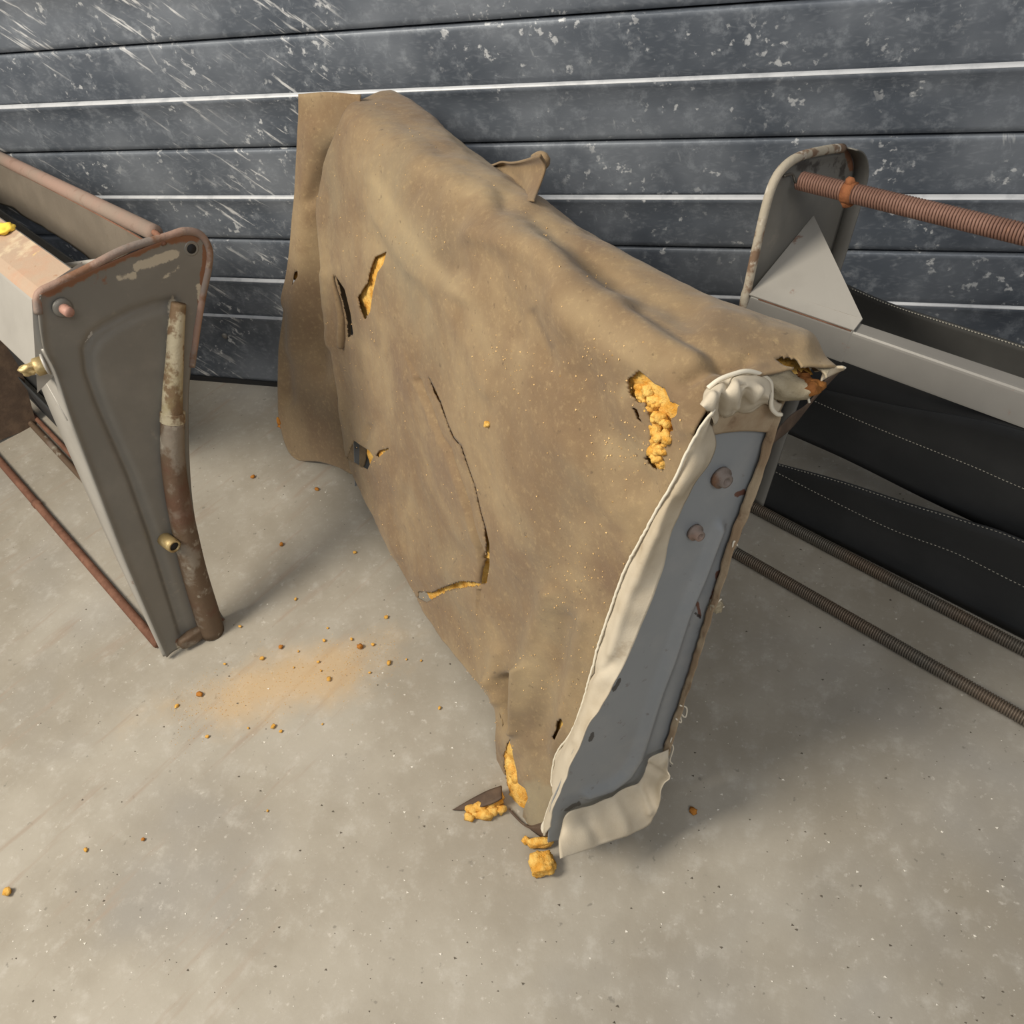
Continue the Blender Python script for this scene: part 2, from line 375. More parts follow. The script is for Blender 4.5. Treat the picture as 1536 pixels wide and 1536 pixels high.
for i in range(len(zs)-1):
    a, b = zs[i], zs[i+1]; e = lip.get(i+1, 0); e0 = lip.get(i, 0)
    top = [(-e, b-.010), (-e-.001, b-.005), (-e+.0005, b-.001), (.012, b+.0008)] if e else [(0, b-.006), (.002, b-.0035), (.012, b-.0022)]
    bot = [(.012, a+.0018), (.004, a+.0012), (.0005, a+.003)] if not e0 else [(.012, a+.001), (.001, a+.001)]
    prof = bot+[(0, a+.012), (-.0008, (a+b)/2)]+([(0, b-.022)] if e else [(0, b-.012)])+top
    xs = np.linspace(-4.2, 3.4, 39); V = []; n = len(prof)
    for x in xs:
        w = .0012*math.sin(x*2.3+i*1.9)
        V += [(x, WY+y+w, z) for y, z in prof]
    Fc = [[k*n+j, (k+1)*n+j, (k+1)*n+j+1, k*n+j+1] for k in range(len(xs)-1) for j in range(n-1)]
    obj('slat', V, Fc, MW, wb)
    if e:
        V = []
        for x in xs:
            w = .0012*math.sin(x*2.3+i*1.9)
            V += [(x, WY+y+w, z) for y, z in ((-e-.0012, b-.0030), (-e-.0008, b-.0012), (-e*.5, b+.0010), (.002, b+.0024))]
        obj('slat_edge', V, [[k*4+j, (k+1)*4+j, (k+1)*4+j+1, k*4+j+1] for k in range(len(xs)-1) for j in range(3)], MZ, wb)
obj('bottom_seal', [(-4.2, WY-.003, 0), (3.4, WY-.003, 0), (3.4, WY-.003, .013), (-4.2, WY-.003, .013), (-4.2, WY+.028, .013), (3.4, WY+.028, .013)],
    [[0, 1, 2, 3], [3, 2, 5, 4]], MDK, wb, smooth=False)
for x, z in ((-1.345, .15), (.95, .15)):
    v, f = disc_geo(np.array([x, WY+.001, z]), (0, -1, 0), [(0, .008), (.004, .008), (.007, .004)]); obj('screw', v, f, MBM, wb)

# ================================================================== torn seat in the middle
c = np.array([-.715, .699, 0]); s_ = np.array([.699, .715, 0]); zz = np.array([0, 0, 1.0])
p0 = np.array([-.172, .483, 0])
def C(t, s, z): return p0+c*t+s_*s+zz*z
A0, A1 = C(0, -.085, 0), C(0, .145, .73); FN = unit(np.cross(c, A1-A0))
if FN @ (CAM-A0) < 0: FN = -FN
TP = C(0, .145, .73); TN = unit(np.cross(c, C(0, .27, .72)-TP)); TN = TN if TN[2] > 0 else -TN
seat = thing('seat_cushion', 'bench seat cushion in torn tan-brown cover with orange foam showing, standing on its side', 'seat', C(.5, 0, 0))
NV = 370
face = lambda px, off=0.0: on(px, A0+FN*off, FN)
def rail(px, fn, n=NV): return spline(fn(px), n)
hem = rail([(527,702),(548,748),(570,790),(600,850),(632,912),(660,955),(700,1004),(735,1046),(749,1074),(756,1094),(748,1110),(747,1130),(749,1165),(768,1226),(800,1252),(824,1256)], face)
m1 = rail([(515,590),(600,730),(700,890),(790,1020),(850,1136)], face)
m2 = rail([(497,440),(620,600),(740,740),(850,870),(922,952)], face)
m3 = rail([(484,300),(640,410),(780,510),(910,620),(1018,752)], face)
sh = rail([(512,180),(640,275),(800,395),(930,490),(1020,540),(1074,604)], face)
rd = rail([(592,140),(632,165),(660,192),(692,228),(738,262),(790,298),(830,320),(900,364),(960,399),(1010,422),(1060,447),(1110,466),(1180,493),(1214,516),(1240,540),(1254,553)],
          lambda px: on(px, TP, TN))
tr_ = (rd-p0) @ c
b1, b2, b3, b4 = [np.array([C(max(t, .012), a, b) for t in tr_]) for a, b in ((.262, .685), (.225, .60), (.15, .33), (.09, .06))]
sh2 = (sh*.45+rd*.55)+TN*.012
RAILS = [hem, m1, m2, m3, sh, sh2, rd, b1, b2, b3, b4]; SEG = [72, 72, 72, 72, 34, 34, 10, 6, 6, 4]
G0 = loft(RAILS, SEG)
q0, _ = proj(G0.reshape(-1, 3))
BUMPS = [
 ('r', [(640,430),(800,640)], 190, .022), ('r', [(820,760),(880,560)], 120, .010),
 # soft folds running down from the top
 ('r', [(560,250),(590,330),(640,400),(720,440)], 16, .006), ('r', [(640,280),(690,330),(700,400)], 26, -.008),
 ('r', [(560,300),(620,370),(700,470),(760,580)], 14, .004), ('r', [(700,300),(760,400),(800,500)], 20, -.006),
 ('r', [(780,330),(830,400),(880,480)], 24, .007), ('r', [(820,470),(850,540)], 14, -.006),
 ('r', [(720,350),(820,390),(900,455),(1000,520),(1045,540)], 16, .009), ('r', [(760,315),(880,390),(960,440),(1040,480)], 20, -.012),
 ('r', [(960,470),(1060,530),(1100,560)], 16, -.009), ('r', [(880,400),(920,420)], 22, -.008),
 ('r', [(860,450),(930,520),(990,540)], 22, .007), ('r', [(1060,480),(1140,505),(1200,520)], 24, .010),
 ('r', [(1040,575),(1075,550),(1120,545)], 9, -.008),
 # centre of the face: dents round the foam hole
 ('r', [(900,560),(930,640),(975,720)], 24, -.008), ('r', [(1020,560),(1040,640)], 16, .006),
 ('r', [(860,650),(900,700),(940,760)], 26, .005),
 # folds towards the bottom corner
 ('r', [(830,890),(800,960),(790,1060),(780,1120)], 15, .011), ('r', [(757,1022),(764,1055),(769,1084)], 9, -.030), ('r', [(788,1000),(785,1050),(781,1092)], 8, .017), ('r', [(736,1020),(746,1050)], 8, .008),
 ('r', [(742,980),(738,1020)], 12, .010), ('r', [(850,930),(820,1040),(812,1120)], 16, -.009), ('r', [(880,930),(850,1040),(830,1120)], 12, .006),
 ('r', [(720,830),(760,900),(745,980)], 24, -.005), ('r', [(760,1110),(765,1160),(775,1210)], 14, .006),
 ('r', [(800,1120),(790,1180),(800,1235)], 18, .010),
 # left edge, curled tear and lips of the slits
 ('r', [(498,412),(505,450),(508,490),(506,515)], 7, .006), ('r', [(489,300),(493,420),(508,540),(525,680)], 9, .006),
 ('r', [(522,430),(532,470),(534,505)], 7, -.005),
 ('s', [(643,568),(651,588),(660,604),(671,635),(680,657),(691,669),(702,701),(712,729),(721,769),(726,791),(730,816),(730,847),(726,876)], 1.8, .0060, 34),
 ('r', [(643,568),(651,588),(660,604),(671,635),(680,657),(691,669),(702,701),(712,729),(721,769),(726,791),(730,816),(731,847),(728,874)], 2.6, -.007),
 ('r', [(580,395),(556,440)], 26, .006), ('r', [(560,660),(570,690),(600,720)], 20, .006), ('r', [(640,860),(690,860)], 18, .006),
 ('r', [(575,770),(600,830)], 10, .006), ('r', [(560,640),(552,670)], 6, -.006),
]
G, GN = relief(G0, BUMPS)
P = G.reshape(-1, 3); h = .0040*nz(P, 9, 1)+.0022*nz(P, 22, 4)+.0008*nz(P, 60, 2)
G = (P+GN.reshape(-1, 3)*h[:,None]).reshape(G.shape)
ck = [(643,566),(652,588),(660,604),(671,635),(680,657),(691,669),(702,701),(712,729),(721,769),(727,791),(731,816),(731,847),(727,875)]
wk = [.5, 2.6, 1.8, 1.1, 1.6, 1.6, 1.1, 1.1, 1.1, 1.5, 3.2, 3.4, 3.0]
CRACK = [(x+w, y) for (x, y), w in zip(ck, wk)]+[(x-w, y) for (x, y), w in zip(ck, wk)][::-1]
HOLES = [
 [(580,377),(562,385),(555,402),(550,424),(536,445),(539,462),(547,481),(555,468),(559,440),(566,409),(575,396)],
 [(503,413),(517,434),(526,471),(530,502),(521,507),(520,484),(514,456),(508,431)],
 CRACK,
 [(722,876),(707,872),(688,872),(669,879),(647,888),(627,887),(626,897),(640,905),(654,897),(672,887),(697,882),(718,879)],
 [(530,660),(538,666),(554,676),(560,685),(551,705),(541,701),(520,688)], [(567,687),(586,671),(568,676),(563,683)],
 [(939,571),(958,555),(971,566),(982,576),(997,582),(1005,601),(1017,607),(1015,622),(1006,631),(1010,645),(1000,658),(1001,663),(991,671),(992,692),(984,706),(976,702),(966,688),(976,675),(975,658),(978,640),(971,622),(965,603),(958,606),(944,593)],
 [(948,611),(955,613),(963,635),(954,628)],
 [(765,1108),(770,1136),(775,1156),(777,1175),(788,1183),(792,1197),(785,1215),(783,1232),(782,1246),(773,1241),(765,1215),(762,1188),(756,1153),(755,1131),(760,1114)],
 [(835,1080),(842,1078),(845,1086),(838,1096),(831,1112),(826,1106),(832,1094)],
 [(1162,538),(1182,534),(1196,538),(1203,548),(1223,555),(1231,565),(1225,578),(1216,566),(1194,559),(1192,551),(1177,549)],
]
def mask(q, items):
    m = np.zeros(len(q))
    for poly, w, a in items:
        d, _, _ = segdist(q, poly); m = np.maximum(m, a*np.exp(-(d/w)**2))
    return m
qf, _ = proj(G.reshape(-1, 3))
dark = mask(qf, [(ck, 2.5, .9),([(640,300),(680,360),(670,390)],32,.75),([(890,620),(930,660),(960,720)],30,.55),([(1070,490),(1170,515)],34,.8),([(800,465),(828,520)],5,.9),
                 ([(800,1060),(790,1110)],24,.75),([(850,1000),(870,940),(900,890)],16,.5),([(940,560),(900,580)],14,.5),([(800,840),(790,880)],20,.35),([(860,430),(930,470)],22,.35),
                 ([(757,1030),(764,1060),(768,1082)],10,.6),([(1062,575),(1110,552),(1150,548)],7,.8),([(545,480),(560,500)],16,.4),([(820,1090),(800,1140)],12,.5)])  # tuck near the lower hem: its shade painted in besides the dent
felt = mask(qf, [([(800,1185),(805,1225)],20,1),([(820,1190),(815,1220)],14,1)])
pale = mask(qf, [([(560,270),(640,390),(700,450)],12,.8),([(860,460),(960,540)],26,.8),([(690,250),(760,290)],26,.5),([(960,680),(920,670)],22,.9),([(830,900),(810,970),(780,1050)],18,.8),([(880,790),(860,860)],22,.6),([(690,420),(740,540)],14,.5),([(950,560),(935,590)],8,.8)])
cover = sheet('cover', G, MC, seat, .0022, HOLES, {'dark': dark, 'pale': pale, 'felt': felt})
# foam padding under the cover, showing through the tears
sub = G0[15:sum(SEG[:7]):3, 52:-3:3]; FB, FNn = relief(sub, BUMPS); P = FB.reshape(-1, 3); qb, _ = proj(P)
dt_, _, _ = segdist(qb, [(1165,536),(1225,570)]); off = -.022*np.exp(-(dt_/40)**2)-.0085+.0035*nz(P, 40, 9)+.003*nz(P, 90, 3)
d6, _, _ = segdist(qb, [(955,575),(985,610),(988,690)]); off += .001*np.exp(-(d6/26)**2)+.006*nz(P, 75, 5)*np.exp(-(d6/34)**2)
d7, _, _ = segdist(qb, [(764,1120),(768,1180),(778,1235)]); off += .009*np.exp(-(d7/16)**2)
pf = gridfaces(*FB.shape[:2]); pc = qb[pf].mean(1)
obj('foam_padding', P+FNn.reshape(-1, 3)*off[:,None], pf[~((pc[:,0] < 785) & (pc[:,1] > 1000) & (pc[:,1] < 1112))], MFO, seat)
lumps = []
for i in range(120):                      # crumbled lumps in the big hole
    t = random.random(); ctr = np.array([958, 580])*(1-t)+np.array([988, 688])*t+np.array([random.gauss(0, 12)*(1-.4*t), random.gauss(0, 9)])
    if not inside(ctr[None], HOLES[6])[0]: continue
    w = face([ctr], .010+random.random()*.006)[0]; r = random.uniform(.0028, .0062)
    lumps.append(lump(w-FN*.004, (r, r*random.uniform(.7, 1.1), r*.8), 2, .6, 2.2, i, .3))
for i in range(32):
    t = i/31; ctr = np.array([764, 1122])*(1-t)+np.array([779, 1243])*t+np.array([random.gauss(0, 3.5), random.gauss(0, 4)])
    w = face([ctr], .003)[0]; r = random.uniform(.005, .009); lumps.append(lump(w, (r, r, r*1.3), 2, .6, 2.0, 70+i, .3))
obj('foam_lumps', *join(lumps), MFO, seat)['kind'] = 'stuff'
def surf(px, off=0.0):
    k = [int(np.argmin(((qf[:lim]-np.array(x))**2).sum(1))) for x in px]; return G.reshape(-1, 3)[k]+GN.reshape(-1, 3)[k]*off
lim = sum(SEG[:5])*NV
lipc = spline(surf([(502,412),(505,430),(510,450),(514,475),(516,498),(514,519)], .004), 30)
tube('curled_lip', lipc, np.interp(np.linspace(0, 1, 30), [0, .3, .8, 1], [.002, .006, .0085, .007]), MC, seat, 14)
obj('lip_mouth_shade', *disc_geo(lipc[-1], lipc[-1]-lipc[-4], [(-.001, .0045), (.0015, .0045)]), MDR, seat)  # dark disc stands in for the shade inside the rolled lip
obj('rusty_corner_foam', *join([lump(on([q], TP, TN)[0]-TN*.008, (.008, .007, .006), 2, .7, 2, i) for i, q in enumerate([(1205,556),(1216,566),(1222,572),(1196,549),(1226,566),(1208,563)])]), MDF, seat)
obj('corner_foam_bit', *lump(on([(1183,528)], TP, TN)[0]+TN*.008, (.008, .006, .006), 3, .5, 2, 4, .2), MRD, seat)
# hanging flap at the far end
fp = fl(432, 682); fd = unit(-.2*c+.09*s_); up = unit(A1-A0); fn = unit(np.cross(fd, up))
fr = [rail(px, lambda q: on(q, fp+zz*.004, fn), 120) for px in
      ([(447,140),(447,196),(443,300),(432,400),(420,460),(414,530),(416,610),(424,655),(433,678),(446,692)],
       [(470,140),(470,200),(466,300),(460,400),(452,500),(450,600),(460,655),(470,682),(478,693)],
       [(502,140),(500,210),(492,300),(494,400),(500,500),(508,600),(515,660),(512,696),(505,700)],
       [(540,140),(535,210),(520,300),(520,400),(530,500),(545,600),(550,660),(545,700),(526,712)])]
FG, _ = relief(loft(fr, [24, 24, 16]), [('r', [(470,200),(455,380),(440,520)], 18, .012), ('r', [(495,240),(480,400),(480,560)], 14, -.014), ('r', [(418,470),(430,600)], 12, -.012), ('r', [(500,220),(470,300)], 8, -.010)])
P = FG.reshape(-1, 3); P[:,2] = np.maximum(P[:,2]+.003*nz(P, 14, 2), .003); qq, _ = proj(P)
sheet('end_flap', P.reshape(FG.shape), MC, seat, .0022, [[(440,410),(446,406),(447,414),(440,424),(437,430)]],
      {'dark': mask(qq, [([(460,450),(470,680)], 60, .75)]), 'pale': np.zeros(len(P))})  # lower flap darkened: its shade is painted into the colour
w = on([(419,632)], fp, fn)[0]; sg = fn*np.sign(fn @ (CAM-fp))
for x, sz, k in ((on([(442,417)], fp, fn)[0]-sg*.012, (.014, .006, .018), 5), (w, (.006, .006, .012), 3), (w-zz*.015, (.008, .006, .007), 8)): obj('flap_foam', *lump(x, sz, 2, .6, 2, k), MRD, seat)
# curled corner sticking off the top
er = [rail(px, lambda q: on(q, on([(770,290)], TP, TN)[0]+o_*s_, unit(s_+.25*zz)), 40) for px, o_ in
      (([(690,262),(730,280),(765,296),(800,301)], -.012), ([(705,246),(740,262),(770,276),(808,279)], .012), ([(715,243),(745,250),(777,252),(817,250)], .030), ([(716,250),(745,247),(775,244),(810,233)], .026))]
EG, _ = relief(loft(er, [10, 10, 6]), [('r', [(752,255),(775,272),(780,290)], 9, -.006), ('r', [(740,262),(755,285)], 12, .006)])
P = EG.reshape(-1, 3); sheet('cover_corner', EG, MC, seat, .0024, (), {'dark': .2+0*P[:,0], 'pale': 0*P[:,0]})
tube('curled_tip', spline(on([(800,236),(810,232),(818,236),(819,244),(812,250)], on([(770,290)], TP, TN)[0]+.028*s_, s_), 12), np.linspace(.004, .006, 12), MC, seat)
# near end: metal end panel, canvas edges, bunched canvas
pl0 = lambda px, off=0.0: on(px, p0-c*off, c)
L_ = rail([(822,1264),(826,1213),(842,1172),(861,1126),(895,1063),(927,1007),(948,963),(989,860),(999,812),(1018,768),(1038,720),(1056,690),(1064,640)], pl0, 150)
R_ = rail([(985,1222),(1000,1140),(1022,1062),(1046,985),(1070,905),(1097,825),(1125,755),(1150,680),(1166,618)], pl0, 150)
PG, _ = relief(loft([L_, R_], [48]), [('r', [(1078,790),(1052,860),(1027,919),(1006,985),(987,1035),(968,1097),(956,1135),(940,1160),(915,1179),(880,1190)], 7, .0085),
      ('r', [(1082,716)], 16, .004)])
P = PG.reshape(-1, 3); P[:,2] = np.maximum(P[:,2], .003); qp, _ = proj(P)
ru = mask(qp, [([(1080,712)],13,1),([(1042,797)],12,1),([(1105,742),(1115,738)],5,1),([(1046,905),(1050,925)],3,.9),([(1068,905),(1078,860)],6,.7),([(1100,690)],8,.5),([(1058,700)],4,.6)])
so = mask(qp, [([(929,1020),(926,1027),(921,1034)],3.2,1),([(889,1100),(885,1110)],3.6,1),([(898,1165)],4,.8),([(850,1215),(868,1205)],5,.8),([(905,1150)],5,.5),([(1043,920),(1050,926)],3,.9)])
sheet('end_panel', P.reshape(PG.shape), MBL, seat, .0015, (), {'rust': ru, 'soot_and_shade': so})
for q, rr in (((1080,715), .0095), ((1041,797), .0075)):
    w = pl0([q], .001)[0]; obj('bolt', *disc_geo(w, -c+.1*zz, [(0, rr*1.2), (.004, rr*1.2), (.005, rr*.8), (.011, rr*.75), (.011, rr*.4), (.005, rr*.38)]), MRIM, seat)
OUT = [(816,1249),(818,1226),(831,1188),(827,1172),(834,1132),(856,1100),(871,1063),(890,997),(899,963),(935,860),(958,815),(985,765),(1003,735),(1020,702),(1033,673),(1055,636),(1072,614)]
INN = [(826,1240),(828,1213),(846,1172),(852,1155),(865,1126),(882,1090),(899,1063),(931,1007),(952,963),(993,860),(1003,812),(1022,768),(1032,748),(1046,720),(1066,690),(1074,665),(1068,636)]
so_ = spline(face(OUT, .0125), 130); si_ = spline(pl0(INN, .0075), 130)
SG, _ = relief(loft([so_, so_*.55+si_*.45+(FN*.6-c*.4)*.014, si_], [9, 9]), [('r', [(985,800),(940,900),(915,980)], 8, .004), ('r', [(890,1010),(915,1000)], 7, -.004), ('r', [(900,1000),(880,1060),(862,1110)], 6, .003), ('r', [(1050,690),(1020,740)], 9, .004)])
P = SG.reshape(-1, 3); P = P+gnormals(SG).reshape(-1, 3)*(.0022*nz(P, 40, 3))[:,None]
sheet('canvas_binding', P.reshape(SG.shape), MCV, seat, .0014)
tube('edge_cord', spline(face(OUT, .0145), 160)+.00025*rng.normal(size=(160, 3)), 0.0015, MTH, seat, 6)
# lower end of the cover: thick felt hem, dark backing strip
tube('cord_end', spline(face([(830,1210),(822,1228),(816,1240),(818,1248)], .012), 14), np.linspace(.002, .0052, 14), MTH, seat)
so_ = spline(face([(772,1236),(790,1250),(806,1255),(822,1254),(836,1244)], .008), 30); so_[:,2] = np.maximum(so_[:,2], .006)
si_ = spline(face([(782,1229),(797,1238),(812,1239),(826,1240),(845,1232)], .010), 30)
sheet('dark_backing', loft([so_, si_+FN*.003, si_-FN*.01+zz*.01], [5, 4]), MDR, seat, .003)
# canvas along the right edge of the panel
ro_ = [(1170,616),(1168,630),(1150,690),(1125,761),(1097,830),(1087,866),(1068,919),(1046,991),(1024,1060),(1009,1110),(1004,1132)]
ri_ = [(1156,616),(1153,634),(1137,690),(1112,758),(1086,830),(1077,866),(1059,919),(1038,991),(1016,1060),(1000,1108),(990,1140)]
EG = loft([spline(pl0(ri_, .004), 140), spline(pl0(ro_, .010), 140)-c*.002, spline(pl0(ro_, .002), 140)+c*.02], [5, 4])
P = EG.reshape(-1, 3); P += .0016*np.column_stack([nz(P, 60, 1), nz(P, 60, 2), nz(P, 60, 3)]); sheet('canvas_edge', P.reshape(EG.shape), MCD, seat, .0018)
obj('frayed_knot', *lump(pl0([(1074,909)], .008)[0], (.008, .007, .010), 3, .5, 2.5, 5), MFE, seat)
for q in ([(1020,1058),(1030,1062),(1028,1076),(1020,1070),(1022,1084),(1014,1078)], [(1016,1085),(1012,1100),(1006,1112),(1010,1122),(1005,1140),(1009,1146)], [(1098,826),(1101,812),(1106,818)],
          [(1074,905),(1082,898)], [(1076,912),(1086,910)]):
    tube('loose_thread', spline(pl0(q, .010), 30), .0011, MTH, seat, 5)
for q in ([(1195,512),(1188,500),(1196,502),(1200,508),(1206,500),(1212,508),(1218,511),(1222,509),(1221,515)], [(1202,522),(1200,512),(1206,505)], [(1240,560),(1250,552),(1262,550),(1268,552)],
          [(1214,604),(1212,596)], [(1222,592),(1216,585)]):
    tube('loose_thread', spline(on(q, C(0, .30, .70), unit(-c+.5*zz)), 40), .0013, MTH, seat, 5)
# bottom canvas fold
f1 = spline(pl0([(840,1246),(852,1219),(890,1207),(934,1185),(959,1172),(970,1150),(975,1137),(1003,1124)], .012), 60)
f2 = spline(pl0([(838,1262),(870,1244),(905,1228),(940,1212),(972,1190),(985,1170),(996,1150),(1002,1142)], .026), 60)
f3 = spline(on([(840,1288),(890,1272),(931,1257),(971,1240),(980,1226),(987,1213),(990,1190),(999,1160)], p0-c*.046, c), 60)
BG, _ = relief(loft([f1, f2, f3], [14, 14]), [('r', [(960,1180),(975,1215)], 6, .006), ('r', [(880,1225),(900,1262)], 9, -.004), ('r', [(920,1200),(940,1245)], 10, .005), ('r', [(975,1150),(998,1165)], 5, -.005)])
P = BG.reshape(-1, 3); P = P+gnormals(BG).reshape(-1, 3)*(.002*nz(P, 35, 6))[:,None]; P[:,2] = np.maximum(P[:,2], .003)
sheet('canvas_fold', P.reshape(BG.shape), MCV, seat, .0014)
# top canvas: flat flap on the panel plus a puffed, bunched end
f1 = spline(pl0([(1064,654),(1091,649),(1121,647),(1155,649)], .006), 40); f2 = spline(pl0([(1060,600),(1091,600),(1121,598),(1170,612)], .009), 40)
sheet('canvas_top_flap', loft([f1, f2], [14]), MCD, seat, .0014)
bu = [rail(q, lambda q: pl0(q, o_), 70) for q, o_ in (([(1051,604),(1060,580),(1091,565),(1118,557),(1142,563),(1155,572),(1158,585)], .012), ([(1052,608),(1068,590),(1096,578),(1120,572),(1142,576),(1152,584),(1156,590)], .032),
      ([(1058,613),(1074,603),(1098,596),(1122,592),(1140,592),(1150,596),(1154,598)], .036), ([(1068,622),(1080,618),(1100,612),(1124,608),(1138,604),(1146,603),(1152,602)], .026), ([(1070,640),(1082,634),(1100,624),(1124,620),(1136,612),(1146,606),(1152,606)], .010))]
BG, _ = relief(loft(bu, [9, 9, 9, 9]), [('r', [(1092,572),(1086,600),(1082,630)], 4.5, -.007), ('r', [(1124,588),(1118,606),(1106,618)], 4.5, -.007), ('r', [(1104,580),(1104,606)], 7, .004), ('r', [(1110,581),(1118,579)], 2.5, -.005), ('r', [(1070,594),(1066,610)], 5, .004), ('r', [(1128,600),(1140,585)], 6, .004)])
P = BG.reshape(-1, 3); P = P+gnormals(BG).reshape(-1, 3)*(.0025*nz(P, 55, 2))[:,None]; sheet('bunched_canvas', P.reshape(BG.shape), MCV, seat, .0014)
tube('edge_cord', spline(pl0([(1062,582),(1078,570),(1098,562),(1120,557),(1142,562),(1155,573),(1157,590),(1157,610),(1164,620),(1172,622)], .018), 70), .0022, MTH, seat, 6)
sheet('canvas_tab', loft([spline(pl0([(1157,590),(1158,606),(1168,620)], .016), 12), spline(pl0([(1166,592),(1166,602),(1174,606)], .010), 12)], [4]), MCV, seat, .0014)
# turned felt corner and its dark underside
fe = [rail(q, lambda q: on(q, C(0, .2, .725)+zz*o_-c*o_, unit(-c+1.2*zz)), 40) for q, o_ in (([(1118,556),(1150,548),(1166,546),(1182,551),(1195,560),(1215,566),(1222,580)], .000), ([(1140,566),(1160,564),(1178,566),(1195,572),(1210,578),(1218,588)], .010),
      ([(1156,580),(1166,586),(1176,592),(1190,595),(1204,596),(1216,594)], .006), ([(1162,598),(1168,600),(1176,602),(1188,602),(1200,602),(1212,600)], -.006))]
EG = loft(fe, [7, 7, 6]); P = EG.reshape(-1, 3); P = P+.002*np.column_stack([nz(P, 50, 1), nz(P, 50, 2), nz(P, 50, 3)])
sheet('felt_corner', P.reshape(EG.shape), MFE, seat, .003)
sheet('corner_canvas', loft([spline(on([(1196,520),(1212,524),(1232,536),(1246,552)], TP+TN*.004, TN), 20), spline(on([(1206,540),(1222,548),(1236,558),(1240,566)], TP+TN*.006, TN), 20)], [5]), MFE, seat, .002)
sheet('corner_canvas_tip', loft([spline(on([(1238,548),(1250,550),(1266,553)], TP+TN*.004, TN), 12), spline(on([(1232,572),(1246,564),(1267,555)], TP-TN*.004, TN), 12)], [4]), MCV, seat, .002)
us = [rail(q, lambda q: on(q, C(.02, .235, .64)+0*zz, unit(s_*.5-c)), 20) for q in ([(1240,570),(1215,604),(1190,622),(1172,640)], [(1262,556),(1225,596),(1190,640),(1157,668)])]
sheet('cover_underside', loft(us, [6]), MDR, seat, .002)  # back of the cover, its shade put in as a darker material
# frame that carries the seat inside: far end panel and bottom rails
prism('far_end_panel', [C(.93, -.05, .012), C(.93, .085, .012), C(.93, .22, .66), C(.93, .13, .66)], c*.002, MBL, seat, 0)
for s in (.0, .07): tube('bottom_rail', [C(.03, s, .013), C(.45, s, .013), C(.93, s, .013)], .012, MRU, seat)
# fine foam flecks lying on the cover
V = []; Fc = []; gi = G.reshape(-1, 3); gn = GN.reshape(-1, 3); lim = sum(SEG[:5])*NV
TET = np.array([(1, 1, 1), (-1, -1, 1), (-1, 1, -1), (1, -1, -1)])*.6
dense = np.array([(950,690),(920,670),(880,820),(860,880),(900,560),(745,1030),(850,1000),(760,560)])
for i in range(620):
    if i < 330: k = random.randrange(lim)
    else:
        t = dense[random.randrange(len(dense))]+rng.normal(size=2)*32; k = int(np.argmin(((qf[:lim]-t)**2).sum(1)))
    r = random.choice([.0007, .0009, .0009, .0013]); a = len(V); rot = np.linalg.qr(rng.normal(size=(3, 3)))[0]
    V += list(gi[k]+gn[k]*r*.5+TET @ rot*r); Fc += [[a, a+1, a+2], [a, a+3, a+1], [a, a+2, a+3], [a+1, a+3, a+2]]
o = obj('foam_flecks', V, Fc, mat('foam_fleck', (.75, .50, .22), .9), seat, smooth=False); o['kind'] = 'stuff'

# ================================================================== left seat frame
r = unit([.876, -.482, 0]); q = np.array([-r[1], r[0], 0])
pL = (fl(245, 985)+fl(345, 935))/2
LP = lambda px, off=0.0: on(px, pL+r*off, r)
LF = thing('stripped_seat', 'grey metal seat frame at left with rusty rim, flaking tube and pinkish top rail', 'seat', pL)
lr = [(58,446),(56,470),(64,520),(84,560),(109,638),(141,722),(187,841),(231,944),(249,985)]
rr = [(300,356),(312,380),(311,402),(304,440),(296,487),(287,550),(283,600),(284,680),(290,760),(305,840),(324,905),(343,938)]
mA = [(80,430),(120,460),(150,560),(190,680),(235,830),(270,972)]; mB = [(262,354),(245,430),(225,560),(235,700),(270,850),(300,962)]
PG = loft([rail(x, LP, 150) for x in (lr, mA, mB, rr)], [24, 30, 24])
GR = [(262,452),(235,455),(200,466),(160,486),(138,502),(127,524),(131,560),(147,605),(162,640),(195,715),(225,800),(250,880),(272,950)]
PG, _ = relief(PG, [('r', GR, 5, -.0050), ('r', [(x+9, y+7) for x, y in GR], 6, -.0025), ('r', [(58,446),(64,520),(109,638),(187,841),(249,985)], 6, .003), ('r', [(287,372)], 16, -.006), ('r', [(60,440),(125,408),(200,374),(262,352)], 6, .004)])
qp, _ = proj(PG.reshape(-1, 3))
ru = mask(qp, [([(70,436),(125,410),(190,378),(250,358),(290,352)],13,1),([(310,370),(304,440),(290,540)],7,.9),([(270,965),(330,935)],10,.8),([(90,430),(150,412)],22,.55),([(287,374)],10,.5)])
ch = mask(qp, [([(178,418),(200,412)],7,.72),([(205,400),(240,388),(262,382)],9,.9),([(236,424),(270,400)],6,.6),([(298,430),(300,450)],6,.75),([(258,450),(255,520)],8,.75),([(270,968),(300,960)],12,.6),([(258,950)],5,.6),([(200,676)],3,.6)])
obj('hole_rim', *disc_geo(LP([(286,372)], -.003)[0], r, [(0, .012), (.003, .0115), (.004, .0095), (.0025, .0070)]), MP, LF); obj('bolt_hole_shade', *disc_geo(LP([(287,373)], -.001)[0], r, [(0, .0072), (.0014, .0072)]), MDK, LF)  # black disc stands in for the shade inside the hole
sheet('end_panel', PG, MP, LF, .002, (), {'rust': ru, 'chip': ch, 'soot_and_shade': 0*ru})
